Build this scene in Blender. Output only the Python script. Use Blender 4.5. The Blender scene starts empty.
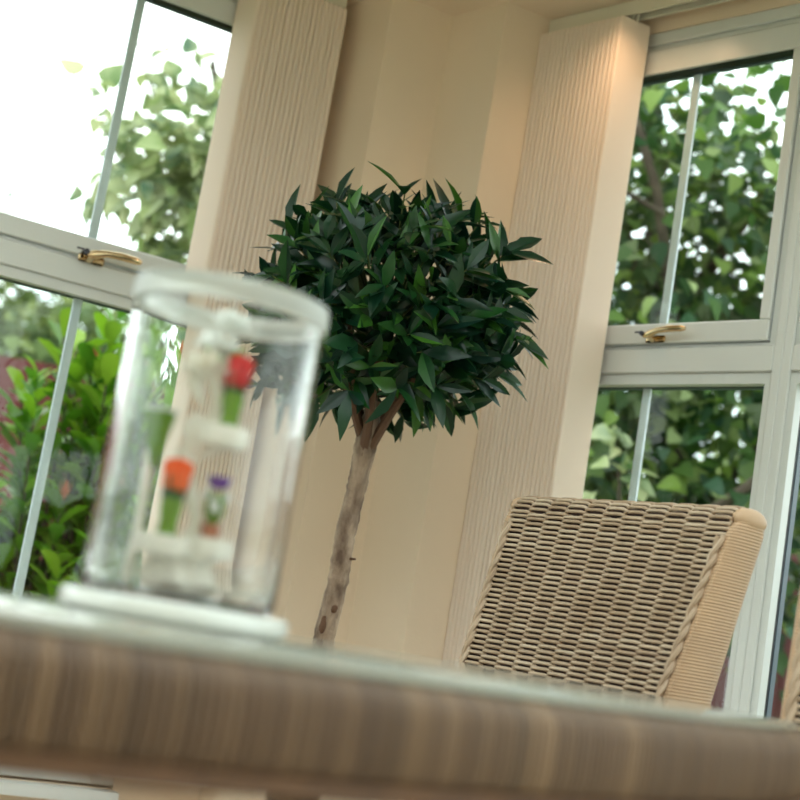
import bpy, math, random
from math import sin, cos, pi, sqrt, radians
from mathutils import Vector, Matrix
import numpy as np

S = bpy.context.scene
COL = S.collection

# ------------------------------------------------------------------ camera
cam = bpy.data.cameras.new('camera')
cam.sensor_width = 36.0
cam.lens = 65.25
cam.clip_start = 0.05
cam.clip_end = 200
cam.dof.use_dof = True
cam.dof.focus_distance = 2.65
cam.dof.aperture_fstop = 3.7
camo = bpy.data.objects.new('camera', cam)
COL.objects.link(camo)
ROLL, PITCH = radians(9.5), radians(9.2)
_f = Vector((0, cos(PITCH), sin(PITCH)))
_r = Vector((1, 0, 0))
_u = _r.cross(_f)
_X = _r * cos(ROLL) + _u * sin(ROLL)
_Y = -_r * sin(ROLL) + _u * cos(ROLL)
camo.matrix_world = Matrix(((_X.x, _Y.x, -_f.x, 0), (_X.y, _Y.y, -_f.y, 0), (_X.z, _Y.z, -_f.z, 0.764), (0, 0, 0, 1)))
S.camera = camo

# ------------------------------------------------------------------ world, light, exposure
W = bpy.data.worlds.new('overcast_sky')
S.world = W
W.use_nodes = True
nt = W.node_tree
bg = nt.nodes['Background']
tc = nt.nodes.new('ShaderNodeTexCoord')
nz = nt.nodes.new('ShaderNodeTexNoise')
nz.inputs['Scale'].default_value = 2.2
nz.inputs['Detail'].default_value = 4
rp = nt.nodes.new('ShaderNodeValToRGB')
rp.color_ramp.elements[0].position = 0.3
rp.color_ramp.elements[0].color = (0.74, 0.90, 1.0, 1)
rp.color_ramp.elements[1].position = 0.55
rp.color_ramp.elements[1].color = (0.97, 1.0, 0.98, 1)
nt.links.new(tc.outputs['Generated'], nz.inputs['Vector'])
nt.links.new(nz.outputs['Fac'], rp.inputs['Fac'])
nt.links.new(rp.outputs['Color'], bg.inputs['Color'])
bg.inputs['Strength'].default_value = 4.0

S.view_settings.view_transform = 'Standard'
S.view_settings.look = 'None'
S.view_settings.gamma = 1
S.view_settings.use_curve_mapping = False
S.view_settings.exposure = -0.17
try:
    S.cycles.max_bounces = 14
    S.cycles.transparent_max_bounces = 24
    S.cycles.transmission_bounces = 10
    S.cycles.diffuse_bounces = 6
    S.cycles.use_denoising = True
    S.cycles.sample_clamp_indirect = 6
except Exception:
    pass

# ------------------------------------------------------------------ materials
def srgb(r, g, b):
    def c(v):
        v /= 255.0
        return v / 12.92 if v <= 0.04045 else ((v + 0.055) / 1.055) ** 2.4
    return (c(r), c(g), c(b), 1)

def mat(name, col, rough=0.6, metal=0.0, spec=0.5, island=None, noise=None, bump=None, transl=None, coat=0.0, sheen=0):
    """col: colour; island: list of colours picked at random per piece; noise: (scale, colour, amount, stretch); bump: (scale, strength)"""
    m = bpy.data.materials.new(name)
    m.use_nodes = True
    t = m.node_tree
    p = t.nodes['Principled BSDF']
    p.inputs['Base Color'].default_value = col
    p.inputs['Roughness'].default_value = rough
    p.inputs['Metallic'].default_value = metal
    p.inputs['Specular IOR Level'].default_value = spec
    p.inputs['Coat Weight'].default_value = coat
    src = None
    if island:
        g = t.nodes.new('ShaderNodeNewGeometry')
        r = t.nodes.new('ShaderNodeValToRGB')
        els = r.color_ramp.elements
        n = len(island)
        els[0].position = 0; els[0].color = island[0]
        els[1].position = 1; els[1].color = island[-1]
        for i in range(1, n - 1):
            e = els.new(i / (n - 1)); e.color = island[i]
        t.links.new(g.outputs['Random Per Island'], r.inputs['Fac'])
        src = r.outputs['Color']
    if noise or bump:
        co = t.nodes.new('ShaderNodeTexCoord')
    if noise:
        mp = t.nodes.new('ShaderNodeMapping')
        if len(noise) > 3: mp.inputs['Scale'].default_value = noise[3]
        t.links.new(co.outputs['Object'], mp.inputs['Vector'])
        nn = t.nodes.new('ShaderNodeTexNoise')
        nn.inputs['Scale'].default_value = noise[0]
        nn.inputs['Detail'].default_value = 5
        t.links.new(mp.outputs['Vector'], nn.inputs['Vector'])
        cr = t.nodes.new('ShaderNodeValToRGB')
        cr.color_ramp.elements[0].position = 0.35
        cr.color_ramp.elements[0].color = (0, 0, 0, 1)
        cr.color_ramp.elements[1].position = 0.7
        cr.color_ramp.elements[1].color = (noise[2],) * 3 + (1,)
        t.links.new(nn.outputs['Fac'], cr.inputs['Fac'])
        mx = t.nodes.new('ShaderNodeMix'); mx.data_type = 'RGBA'
        t.links.new(cr.outputs['Color'], mx.inputs[0])
        if src: t.links.new(src, mx.inputs[6])
        else: mx.inputs[6].default_value = col
        mx.inputs[7].default_value = noise[1]
        src = mx.outputs[2]
    if src: t.links.new(src, p.inputs['Base Color'])
    if bump:
        bn = t.nodes.new('ShaderNodeTexNoise'); bn.inputs['Scale'].default_value = bump[0]
        bn.inputs['Detail'].default_value = 4
        t.links.new(co.outputs['Object'], bn.inputs['Vector'])
        bb = t.nodes.new('ShaderNodeBump'); bb.inputs['Strength'].default_value = bump[1]
        bb.inputs['Distance'].default_value = 0.005
        t.links.new(bn.outputs['Fac'], bb.inputs['Height'])
        t.links.new(bb.outputs['Normal'], p.inputs['Normal'])
    if transl:
        out = t.nodes['Material Output']
        tr = t.nodes.new('ShaderNodeBsdfTranslucent')
        if src: 
            t.links.new(src, tr.inputs['Color'])
        else: tr.inputs['Color'].default_value = col
        ms = t.nodes.new('ShaderNodeMixShader'); ms.inputs[0].default_value = transl
        t.links.new(p.outputs[0], ms.inputs[1]); t.links.new(tr.outputs[0], ms.inputs[2])
        t.links.new(ms.outputs[0], out.inputs['Surface'])
    return m

def pane_mat(name, tint, ior=1.45, boost=1.0):
    m = bpy.data.materials.new(name); m.use_nodes = True
    t = m.node_tree; t.nodes.remove(t.nodes['Principled BSDF'])
    out = t.nodes['Material Output']
    tr = t.nodes.new('ShaderNodeBsdfTransparent'); tr.inputs['Color'].default_value = tint
    gl = t.nodes.new('ShaderNodeBsdfGlossy'); gl.inputs['Roughness'].default_value = 0.01
    fr = t.nodes.new('ShaderNodeLayerWeight'); fr.inputs['Blend'].default_value = 0.5
    pw = t.nodes.new('ShaderNodeMath'); pw.operation = 'POWER'; pw.inputs[1].default_value = 5
    t.links.new(fr.outputs['Facing'], pw.inputs[0])
    mu = t.nodes.new('ShaderNodeMath'); mu.operation = 'MULTIPLY_ADD'; mu.inputs[1].default_value = 0.9; mu.inputs[2].default_value = 0.018*boost
    mu.use_clamp = True
    t.links.new(pw.outputs[0], mu.inputs[0])
    ms = t.nodes.new('ShaderNodeMixShader')
    t.links.new(mu.outputs[0], ms.inputs[0]); t.links.new(tr.outputs[0], ms.inputs[1]); t.links.new(gl.outputs[0], ms.inputs[2])
    t.links.new(ms.outputs[0], out.inputs['Surface'])
    return m

def glass_mat(name, col, ior, rough):
    m = bpy.data.materials.new(name); m.use_nodes = True
    p = m.node_tree.nodes['Principled BSDF']
    p.inputs['Base Color'].default_value = col
    p.inputs['Transmission Weight'].default_value = 1
    p.inputs['Roughness'].default_value = rough
    p.inputs['IOR'].default_value = ior
    return m

M = {}
M['wall'] = mat('cream_paint', srgb(226, 208, 186), 0.75, noise=(3, srgb(221, 203, 180), 0.5), bump=(180, 0.08))
M['ceiling'] = mat('ceiling_paint', srgb(226, 207, 184), 0.8)
M['floor'] = mat('pale_stone_floor', srgb(196, 186, 168), 0.4, noise=(4, srgb(175, 162, 142), 0.7))
M['upvc'] = mat('white_window_plastic', srgb(212, 216, 214), 0.32)
M['bar'] = mat('glazing_bar_white', srgb(214, 224, 232), 0.4)
M['gasket'] = mat('black_rubber_gasket', srgb(30, 34, 40), 0.5)
M['spacer'] = mat('grey_glazing_spacer', srgb(88, 100, 112), 0.45)
M['pane'] = pane_mat('window_glass', (0.94, 0.97, 0.955, 1), 1.5, 1.0)
M['blind'] = mat('cream_blind_fabric', srgb(248, 234, 220), 0.85, transl=0.25)
M['rail'] = mat('cream_headrail', srgb(214, 208, 190), 0.4)
M['track'] = mat('grey_track_channel', srgb(108, 110, 110), 0.5)
M['brass'] = mat('polished_brass', srgb(214, 190, 150), 0.16, metal=1.0)
M['steel'] = mat('dark_key_steel', srgb(70, 70, 75), 0.35, metal=1.0)
M['bark'] = mat('pale_peeling_bark', srgb(92, 72, 58), 0.85, noise=(38, srgb(172, 150, 130), 1.0, (1, 1, 0.4)), bump=(60, 1.0))
M['limb'] = mat('brown_limb_bark', srgb(98, 70, 52), 0.8, bump=(60, 0.5))
M['bark_dark'] = mat('outdoor_bark', srgb(62, 52, 42), 0.9, noise=(14, srgb(100, 90, 75), 0.6), bump=(30, 0.8))
M['scar'] = mat('bark_scar', srgb(92, 64, 46), 0.9, bump=(60, 0.8))
M['bay_leaf'] = mat('dark_bay_leaf', srgb(16, 50, 32), 0.28, spec=0.38, island=[srgb(12, 40, 28), srgb(17, 52, 34), srgb(22, 60, 26), srgb(14, 46, 36), srgb(34, 80, 32), srgb(16, 50, 40), srgb(66, 116, 36), srgb(14, 44, 30), srgb(24, 64, 30)], transl=0.18)
M['twig'] = mat('green_twig', srgb(72, 84, 36), 0.7)
M['laurel'] = mat('bright_laurel_leaf', srgb(90, 130, 30), 0.35, island=[srgb(60, 108, 24), srgb(96, 148, 32), srgb(132, 176, 42), srgb(76, 126, 34), srgb(150, 184, 54), srgb(54, 98, 30)], transl=0.35)
M['laurel_young'] = mat('bronze_young_leaf', srgb(190, 110, 70), 0.45, transl=0.3)
M['varieg'] = mat('variegated_leaf', srgb(96, 126, 60), 0.5, island=[srgb(70, 104, 66), srgb(116, 146, 70), srgb(150, 166, 100), srgb(66, 98, 80), srgb(92, 128, 62), srgb(196, 200, 150), srgb(100, 136, 110)], noise=(9, srgb(200, 206, 160), 0.7), transl=0.4)
M['tree_leaf'] = mat('broad_tree_leaf', srgb(50, 86, 36), 0.5, island=[srgb(36, 70, 34), srgb(52, 88, 34), srgb(74, 108, 40), srgb(44, 78, 48), srgb(60, 96, 60), srgb(106, 138, 48), srgb(34, 62, 36), srgb(150, 168, 110), srgb(120, 150, 50), srgb(70, 110, 90)], transl=0.45)
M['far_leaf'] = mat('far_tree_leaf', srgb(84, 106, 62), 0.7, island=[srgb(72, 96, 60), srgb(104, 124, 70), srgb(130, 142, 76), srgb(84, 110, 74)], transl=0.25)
M['fence'] = mat('maroon_fence_paint', srgb(104, 34, 34), 0.7, noise=(5, srgb(70, 24, 26), 0.7, (1, 1, 0.2)))
M['grass'] = mat('lawn_grass', srgb(84, 112, 46), 0.95, noise=(6, srgb(52, 76, 30), 0.9))
M['soil'] = mat('potting_soil', srgb(58, 42, 32), 0.95, bump=(60, 0.8))
M['pot'] = mat('terracotta_pot', srgb(168, 104, 74), 0.75, bump=(40, 0.2))
M['wicker'] = mat('natural_wicker', srgb(176, 156, 124), 0.55, island=[srgb(190, 168, 144), srgb(176, 154, 130), srgb(164, 140, 116), srgb(196, 177, 154), srgb(172, 148, 122)], noise=(18, srgb(146, 120, 92), 0.5))
M['wicker_wrap'] = mat('tan_wrapped_wicker', srgb(182, 152, 122), 0.5, noise=(14, srgb(198, 166, 132), 0.6), bump=(300, 0.1))
M['gap_shade'] = mat('weave_gap_shade', srgb(54, 34, 28), 0.8)  # near-black brown paints the shade seen in the weave gaps
M['rim'] = mat('brown_wicker_rim', srgb(150, 122, 92), 0.55, island=[srgb(86, 66, 48), srgb(110, 87, 64), srgb(97, 76, 55), srgb(134, 108, 80), srgb(76, 59, 42), srgb(116, 92, 68)], noise=(7, srgb(82, 60, 42), 0.7, (1, 1, 0.5)))
M['rim_dark'] = mat('dark_rim_edge', srgb(98, 68, 42), 0.6, noise=(30, srgb(66, 44, 28), 0.7))
M['top_glass'] = mat('greenish_table_glass', srgb(190, 192, 180), 0.16, spec=0.6, coat=0.6)
M['top_glass'].node_tree.nodes['Principled BSDF'].inputs['Transmission Weight'].default_value = 0.35
M['vase_glass'] = glass_mat('clear_thick_glass', (0.985, 0.995, 0.99, 1), 1.36, 0.0)
M['rim_glass'] = glass_mat('frosted_rim_glass', (0.80, 0.83, 0.79, 1), 1.45, 0.3)
M['rim_glass'].node_tree.nodes['Principled BSDF'].inputs['Transmission Weight'].default_value = 0.75
M['plate'] = mat('white_glazed_plate', srgb(226, 230, 224), 0.2, coat=0.5)
M['porcelain'] = mat('ivory_porcelain', srgb(246, 242, 230), 0.35, transl=0.2)
M['rosewhite'] = mat('white_petal', srgb(240, 242, 238), 0.6, transl=0.3)
M['red'] = mat('red_tulip_petal', srgb(220, 24, 34), 0.45, transl=0.3)
M['orange'] = mat('orange_tulip_petal', srgb(252, 106, 12), 0.45, transl=0.3)
M['purple'] = mat('purple_petal', srgb(120, 66, 176), 0.5, transl=0.3)
M['lime'] = mat('lime_tulip_leaf', srgb(112, 160, 20), 0.4, transl=0.35)
M['darkleaf'] = mat('dark_tulip_leaf', srgb(46, 84, 44), 0.45, transl=0.2)
M['chrome'] = mat('brushed_fitting', srgb(220, 216, 206), 0.25, metal=1.0)
lm = bpy.data.materials.new('warm_lamp_glow'); lm.use_nodes = True
lp = lm.node_tree.nodes['Principled BSDF']
lp.inputs['Emission Color'].default_value = (1.0, 0.62, 0.32, 1); lp.inputs['Emission Strength'].default_value = 12
M['lamp'] = lm

# ------------------------------------------------------------------ mesh building
class MB:
    def __init__(s): s.v = []; s.f = []
    def add(s, vs, fs):
        o = len(s.v); s.v += [tuple(x) for x in vs]; s.f += [tuple(i + o for i in f) for f in fs]; return s
    def box(s, x0, x1, y0, y1, z0, z1, bev=0.0):
        if bev <= 0:
            v = [(x, y, z) for z in (z0, z1) for y in (y0, y1) for x in (x0, x1)]
            return s.add(v, [(0, 2, 3, 1), (4, 5, 7, 6), (0, 1, 5, 4), (2, 6, 7, 3), (0, 4, 6, 2), (1, 3, 7, 5)])
        b = bev
        # chamfered box: three rings of 8
        def ring(z, i): 
            return [(x0+i+b, y0+i, z), (x1-i-b, y0+i, z), (x1-i, y0+i+b, z), (x1-i, y1-i-b, z), (x1-i-b, y1-i, z), (x0+i+b, y1-i, z), (x0+i, y1-i-b, z), (x0+i, y0+i+b, z)]
        rs = ring(z0, b*.8) + ring(z0+b, 0) + ring(z1-b, 0) + ring(z1, b*.8)
        fs = [tuple(reversed(range(8))), tuple(range(24, 32))]
        for k in range(3):
            for i in range(8):
                j = (i+1) % 8
                fs.append((k*8+i, k*8+j, k*8+8+j, k*8+8+i))
        return s.add(rs, fs)
    def prism(s, pts, z0, z1):
        n = len(pts)
        v = [(p[0], p[1], z0) for p in pts] + [(p[0], p[1], z1) for p in pts]
        return s.add(v, [tuple(reversed(range(n))), tuple(range(n, 2*n))] + [(i, (i+1) % n, n+(i+1) % n, n+i) for i in range(n)])
    def tube(s, pts, rad, n=8, cap=True, flat=1.0, up=None):
        pts = [Vector(p) for p in pts]
        m = len(pts)
        if not hasattr(rad, '__len__'): rad = [rad]*m
        vs = []; nrm = None
        for i, p in enumerate(pts):
            d = (pts[min(i+1, m-1)] - pts[max(i-1, 0)]).normalized()
            if nrm is None:
                nrm = (Vector(up) if up else (Vector((0, 0, 1)) if abs(d.z) < .9 else Vector((1, 0, 0))))
            nrm = (nrm - d * nrm.dot(d)).normalized()
            bi = d.cross(nrm)
            for k in range(n):
                an = 2*pi*k/n
                vs.append(p + nrm * (cos(an)*rad[i]) + bi * (sin(an)*rad[i]*flat))
        fs = [(i*n+k, i*n+(k+1) % n, (i+1)*n+(k+1) % n, (i+1)*n+k) for i in range(m-1) for k in range(n)]
        if cap: fs += [tuple(reversed(range(n))), tuple(range((m-1)*n, m*n))]
        return s.add(vs, fs)
    def lathe(s, prof, n=32, c=(0, 0, 0), sx=1, sy=1, wob=None):
        vs = []
        for j, (r, z) in enumerate(prof):
            for k in range(n):
                an = 2*pi*k/n
                rr = r * (wob(an, j) if wob else 1)
                vs.append((c[0]+rr*cos(an)*sx, c[1]+rr*sin(an)*sy, c[2]+z))
        m = len(prof)
        fs = [(i*n+k, i*n+(k+1) % n, (i+1)*n+(k+1) % n, (i+1)*n+k) for i in range(m-1) for k in range(n)]
        fs += [tuple(reversed(range(n))), tuple(range((m-1)*n, m*n))]
        return s.add(vs, fs)
    def blob(s, c, r, n=12, m=8, wob=0.0, rng=None):
        prof = [(max(1e-4, sin(pi*j/m)), -cos(pi*j/m)) for j in range(m+1)]
        vs = []
        for j, (q, z) in enumerate(prof):
            for k in range(n):
                an = 2*pi*k/n
                w = 1 + (rng.uniform(-wob, wob) if rng and 0 < j < m else 0)
                vs.append((c[0]+r[0]*q*cos(an)*w, c[1]+r[1]*q*sin(an)*w, c[2]+r[2]*z*w))
        fs = [(i*n+k, i*n+(k+1) % n, (i+1)*n+(k+1) % n, (i+1)*n+k) for i in range(m) for k in range(n)]
        fs += [tuple(reversed(range(n))), tuple(range(m*n, (m+1)*n))]
        return s.add(vs, fs)
    def leaf(s, base, d, nrm, L, w, bend=0.15, kind='lance', fold=0.18):
        """a leaf blade growing from base along d with face normal nrm"""
        d = Vector(d).normalized(); nrm = Vector(nrm); nrm = (nrm - d*nrm.dot(d))
        if nrm.length < 1e-4: nrm = d.orthogonal()
        nrm.normalize(); si = d.cross(nrm)
        prof = {'lance': [(0, .06), (.22, .62), (.48, 1.0), (.76, .62), (1.0, .03)],
                'obov': [(0, .08), (.3, .6), (.62, 1.0), (.86, .93), (1.0, .15)],
                'heart': [(0, .55), (.12, 1.0), (.4, .95), (.72, .5), (1.0, .03)]}[kind]
        vs = []
        for (t, q) in prof:
            c = Vector(base) + d*(L*t) - nrm*(bend*L*t*t)
            h = w*.5*q
            vs += [c - si*h + nrm*(h*fold*2), c, c + si*h + nrm*(h*fold*2)]
        fs = []
        for i in range(len(prof)-1):
            fs += [(3*i, 3*i+1, 3*i+4, 3*i+3), (3*i+1, 3*i+2, 3*i+5, 3*i+4)]
        return s.add(vs, fs)
    def build(s, name, m, parent=None, loc=(0, 0, 0), rz=0.0, smooth=True, sharp=38):
        me = bpy.data.meshes.new(name)
        me.from_pydata([tuple(v) for v in s.v], [], s.f)
        me.update()
        if smooth:
            me.polygons.foreach_set('use_smooth', [True]*len(me.polygons))
            if len(me.polygons) < 30000: me.set_sharp_from_angle(angle=radians(sharp))
        me.materials.append(m)
        o = bpy.data.objects.new(name, me); COL.objects.link(o)
        o.location = loc; o.rotation_euler = (0, 0, rz)
        if parent: o.parent = parent
        return o

def tag(o, label=None, cat=None, group=None, kind=None):
    if label: o['label'] = label
    if cat: o['category'] = cat
    if group: o['group'] = group
    if kind: o['kind'] = kind
    return o

def empty(name, loc=(0, 0, 0), rz=0.0, label=None, cat=None, group=None, kind=None):
    o = bpy.data.objects.new(name, None); COL.objects.link(o)
    o.empty_display_size = 0.1
    o.location = loc; o.rotation_euler = (0, 0, rz)
    return tag(o, label, cat, group, kind)

def copy_tree(o, parent=None):
    c = o.copy(); COL.objects.link(c)
    if parent: c.parent = parent
    for ch in [x for x in bpy.data.objects if x.parent == o and x != c]:
        copy_tree(ch, c)
    return c

# ------------------------------------------------------------------ room geometry
H = 2.4
A2 = Vector((0.878, 0.4787)).normalized()      # direction of the left-hand walls, away from the camera
B2 = Vector((-0.697, 0.717)).normalized()      # direction of the right-hand walls, away from the camera
K = Vector((-0.032, 3.648))                    # inner corner
P1 = K - A2*0.179
P2 = K - B2*0.196
OL = Vector((-A2.y, A2.x))                     # outward normal of the left wall
OR = Vector((B2.y, -B2.x))                     # outward normal of the right wall
WL = P1 + B2*0.20                              # left window plane
WR = P2 + A2*0.22                              # right window plane
NMOD, MODW = 4, 0.636
NMODL = 4
ENDL = 0.225 + NMODL*0.756
ENDR = 0.093 + NMOD*MODW
LE = WL - A2*ENDL                              # far left end of the left window wall
RE = WR - B2*ENDR
XL, XR, YB = LE.x, RE.x, -1.7

def struct(o): o['kind'] = 'structure'; return o

# floor, ceiling
foot = [(LE.x-.1, YB-.1), (RE.x+.1, YB-.1), (RE.x+.1, RE.y), tuple(WR+OR*.1), tuple(K+Vector((.25, .35))), tuple(K+Vector((-.25, .35))), tuple(WL+OL*.1), (LE.x-.1, LE.y)]
struct(MB().prism(foot, -0.06, 0).build('floor', M['floor'], smooth=False))
LX0, LX1, LY0, LY1 = -1.9, 1.5, -1.4, 2.0       # ceiling opening for the added, unseen roof lantern
cb = MB()
cb.prism([(LE.x-.1, YB-.1), (RE.x+.1, YB-.1), (RE.x+.1, LY0), (LE.x-.1, LY0)], H, H+.12)
cb.prism([(LE.x-.1, LY0), (LX0, LY0), (LX0, LY1), (LE.x-.1, LY1)], H, H+.12)
cb.prism([(LX1, LY0), (RE.x+.1, LY0), (RE.x+.1, RE.y), (LX1, RE.y)], H, H+.12)
cb.prism([(LX1, RE.y), (RE.x+.1, RE.y), (RE.x-.25, LY1), (LX1, LY1)], H, H+.12)
cb.prism([(LE.x-.1, LY1), (RE.x-.25, LY1), tuple(WR+OR*.1), tuple(K+Vector((.25, .35))), tuple(K+Vector((-.25, .35))), tuple(WL+OL*.1), (LE.x-.1, LE.y)], H, H+.12)
struct(cb.build('ceiling', M['ceiling'], smooth=False))

# the stepped corner of plastered wall between the two window walls
out1 = WL + OL*0.12; out2 = WR + OR*0.12
corner = [tuple(P1), tuple(K), tuple(P2), tuple(WR + A2*0.0), tuple(WR + OR*0.12), tuple(K+Vector((.12, .3))), tuple(K+Vector((-.1, .32))), tuple(WL + OL*0.12), tuple(WL)]
corner = list(reversed(corner))
struct(MB().prism(corner, 0, H).build('wall_corner', M['wall'], smooth=False))

def frame_axes(origin, xd, od):
    """Empty-free placement: rotation about z that sends local +x to xd (od = outward = local +y)"""
    return math.atan2(xd.y, xd.x)

# ---- window module, local: x along the wall (centre of module), y outward, z up
def ring(mb, x0, x1, z0, z1, t, y0, y1, tb=None, tt=None, ts=None, bev=0):
    tb = tb if tb is not None else t; tt = tt if tt is not None else t; ts = ts if ts is not None else t
    mb.box(x0, x1, y0, y1, z0, z0+tb, bev); mb.box(x0, x1, y0, y1, z1-tt, z1, bev)
    mb.box(x0, x0+ts, y0, y1, z0+tb, z1-tt, bev); mb.box(x1-ts, x1, y0, y1, z0+tb, z1-tt, bev)

Z0, ZTOP = 0.30, 2.345
UG = (1.586, 2.232)    # upper glass
LG = (0.40, 1.441)     # lower glass
BARX, BARX2, HX, HZ, HS = 0.0, 0.0, 0, 0, 1
def window_parts(root, gl=0.25, gr=0.25, handle=True):
    """gl, gr: upper glass to the left and right of the thin bar"""
    L0, R0 = -gl, gr                       # upper glass
    L1, R1 = -gl-.028, gr+.028             # lower glass
    L2, R2 = -gl-.068, gr+.068             # module edge
    m = MB()      # outer frame: posts, head, transom, bottom rail
    fy0, fy1 = 0.012, 0.040
    m.box(L2, L1, fy0, fy1, Z0, ZTOP); m.box(R1, R2, fy0, fy1, Z0, ZTOP)
    m.box(L2, L1-.012, fy1, .080, Z0, ZTOP); m.box(R1+.012, R2, fy1, .080, Z0, ZTOP)
    m.box(L1, R1, fy0, fy1, 2.298, ZTOP); m.box(L1, R1, fy0, fy1, LG[1], 1.535)
    m.box(L1-.012, R1+.012, fy1, .080, LG[1]+.02, 1.525); m.box(L1-.012, R1+.012, fy1, .080, 2.31, ZTOP); m.box(L1-.012, R1+.012, fy1, .080, Z0, LG[0]-.02)
    m.box(L1, R1, fy0, fy1, Z0, LG[0])
    # raised face mouldings on posts and transom
    m.box(L2, L1-.017, 0.004, fy0, Z0, ZTOP, 0.003); m.box(R1+.017, R2, 0.004, fy0, Z0, ZTOP, 0.003)
    m.box(L1-.017, R1+.017, 0.004, fy0, 1.467, 1.528, 0.003); m.box(L1-.017, R1+.017, 0.002, fy0, 2.312, ZTOP, 0.003)
    m.box(L1-.017, R1+.017, 0.004, fy0, Z0, 0.375, 0.003)
    m.build('window_frame', M['upvc'], root)
    s = MB()      # opening sash
    ring(s, L0-.026, R0+.026, 1.537, 2.296, 0, 0.0, 0.009, tb=UG[0]-1.537, tt=2.296-UG[1], ts=0.026, bev=0.003)
    ring(s, L0-.024, R0+.024, 1.540, 2.294, 0, 0.009, 0.060, tb=.034, tt=.050, ts=0.014)
    s.build('sash', M['upvc'], root)
    g = MB()
    ring(g, L0-.008, R0+.008, 1.578, 2.240, 0, 0.0095, 0.0325, tb=0.007, tt=0.009, ts=0.007)
    ring(g, L1-.010, R1+.010, 0.385, 1.456, 0, 0.0405, 0.0445, tb=0.016, tt=0.016, ts=0.011)
    g.build('gasket', M['gasket'], root)
    gs = MB()
    ring(gs, L0-.008, R0+.008, 1.576, 2.242, 0, 0.0375, 0.050, tb=0.010, tt=0.012, ts=0.008)
    ring(gs, L1-.010, R1+.010, 0.385, 1.456, 0, 0.0495, 0.068, tb=0.016, tt=0.016, ts=0.011)
    gs.build('spacer', M['spacer'], root)
    p = MB()
    p.box(L0-.008, R0+.008, 0.033, 0.037, 1.576, 2.242); p.box(L1-.010, R1+.010, 0.045, 0.049, 0.385, 1.456)
    p.build('glass', M['pane'], root, smooth=False)
    b = MB()
    bx = BARX
    b.box(bx-0.0115, bx+0.0115, 0.038, 0.046, 1.578, 2.240, 0.002); bx = BARX2
    b.box(bx-0.0115, bx+0.0115, 0.050, 0.058, 0.39, 1.450, 0.002)
    b.build('glazing_bar', M['bar'], root)
    if handle:
        h = empty_part('handle', root)
        h.location = (HX, 0, HZ-1.55*(HS-1)); h.scale = (HS, HS, HS)
        hb = MB()
        hb.box(-0.068, -0.012, -0.008, 0.0, 1.5415, 1.5575, 0.004)      # plate
        hb.tube([(-0.045, -0.006, 1.549), (-0.045, -0.026, 1.553)], [0.009, 0.008], 12)
        ob = hb.build('handle_plate', M['brass'], h)
        lv = MB()
        lv.tube([(-0.056, -0.028, 1.552), (-0.040, -0.030, 1.556), (-0.018, -0.031, 1.563), (0.012, -0.032, 1.5655), (0.045, -0.030, 1.566), (0.056, -0.028, 1.566)], [0.0065, 0.0095, 0.0075, 0.0085, 0.0082, 0.005], 12, flat=.8)
        lv.build('lever', M['brass'], h)
        ky = MB()
        ky.tube([(-0.060, -0.020, 1.556), (-0.060, -0.036, 1.557)], 0.006, 10)
        ky.box(-0.080, -0.066, -0.034, -0.031, 1.558, 1.5615)
        ky.tube([(-0.066, -0.0325, 1.559), (-0.058, -0.0325, 1.557)], 0.002, 6)
        ky.build('key', M['steel'], h)

def empty_part(name, parent):
    o = bpy.data.objects.new(name, None); COL.objects.link(o); o.empty_display_size = .02; o.parent = parent; return o

rotL = math.atan2(A2.y, A2.x)          # local +x points to the corner, +y outward
rotR = math.atan2(-B2.y, -B2.x)        # local +x away from the corner
MWR, MWL = 0.636, 0.756
BARX, BARX2, HX, HZ, HS = 0.012, 0.012, .055, -.018, 1.2
w1 = empty('window_1', (0, 0, 0), 0, 'white plastic window on the left with brass handle and thin middle bar', 'window', kind='structure')
window_parts(w1, .37, .272)
BARX, BARX2, HX, HZ, HS = -0.034, -0.062, 0.022, -.003, 1.0
w2 = empty('window_2', (0, 0, 0), 0, 'white plastic window to the right of the tree with brass handle and key', 'window', kind='structure')
window_parts(w2, .25, .25)
wn = 2
def place_window(src, pos, rz, label):
    global wn
    wn += 1
    c = copy_tree(src); c.name = 'window_%d' % wn
    c.location = (pos.x, pos.y, 0); c.rotation_euler = (0, 0, rz); c['label'] = label
    return c
cR = WR - B2*(0.411)
w2.location = (cR.x, cR.y, 0); w2.rotation_euler = (0, 0, rotR)
cL = WL - A2*(0.543)
w1.location = (cL.x, cL.y, 0.006); w1.rotation_euler = (0, 0, rotL)
for i in range(1, NMOD):
    place_window(w2, cR - B2*(MWR*i), rotR, 'white window beside the second wicker chair, mostly outside the frame' if i == 1 else 'further white window of the right wall, outside the frame')
for i in range(1, NMODL):
    place_window(w1, cL - A2*(MWL*i), rotL, 'further white window of the left wall, outside the frame')
# side walls towards the camera's back: unseen windows added to let in more daylight
ny = int((LE.y - YB - 0.2)//MWR)
for i in range(ny):
    place_window(w2, Vector((XL, LE.y-0.12-MWR*(i+.5))), pi/2, 'unseen white side window added for daylight behind the viewpoint on the left')
    if RE.y-0.12-MWR*(i+1) > YB+.05:
        place_window(w2, Vector((XR, RE.y-0.12-MWR*(i+.5))), -pi/2, 'unseen white side window added for daylight behind the viewpoint on the right')
MODW = MWR

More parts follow.
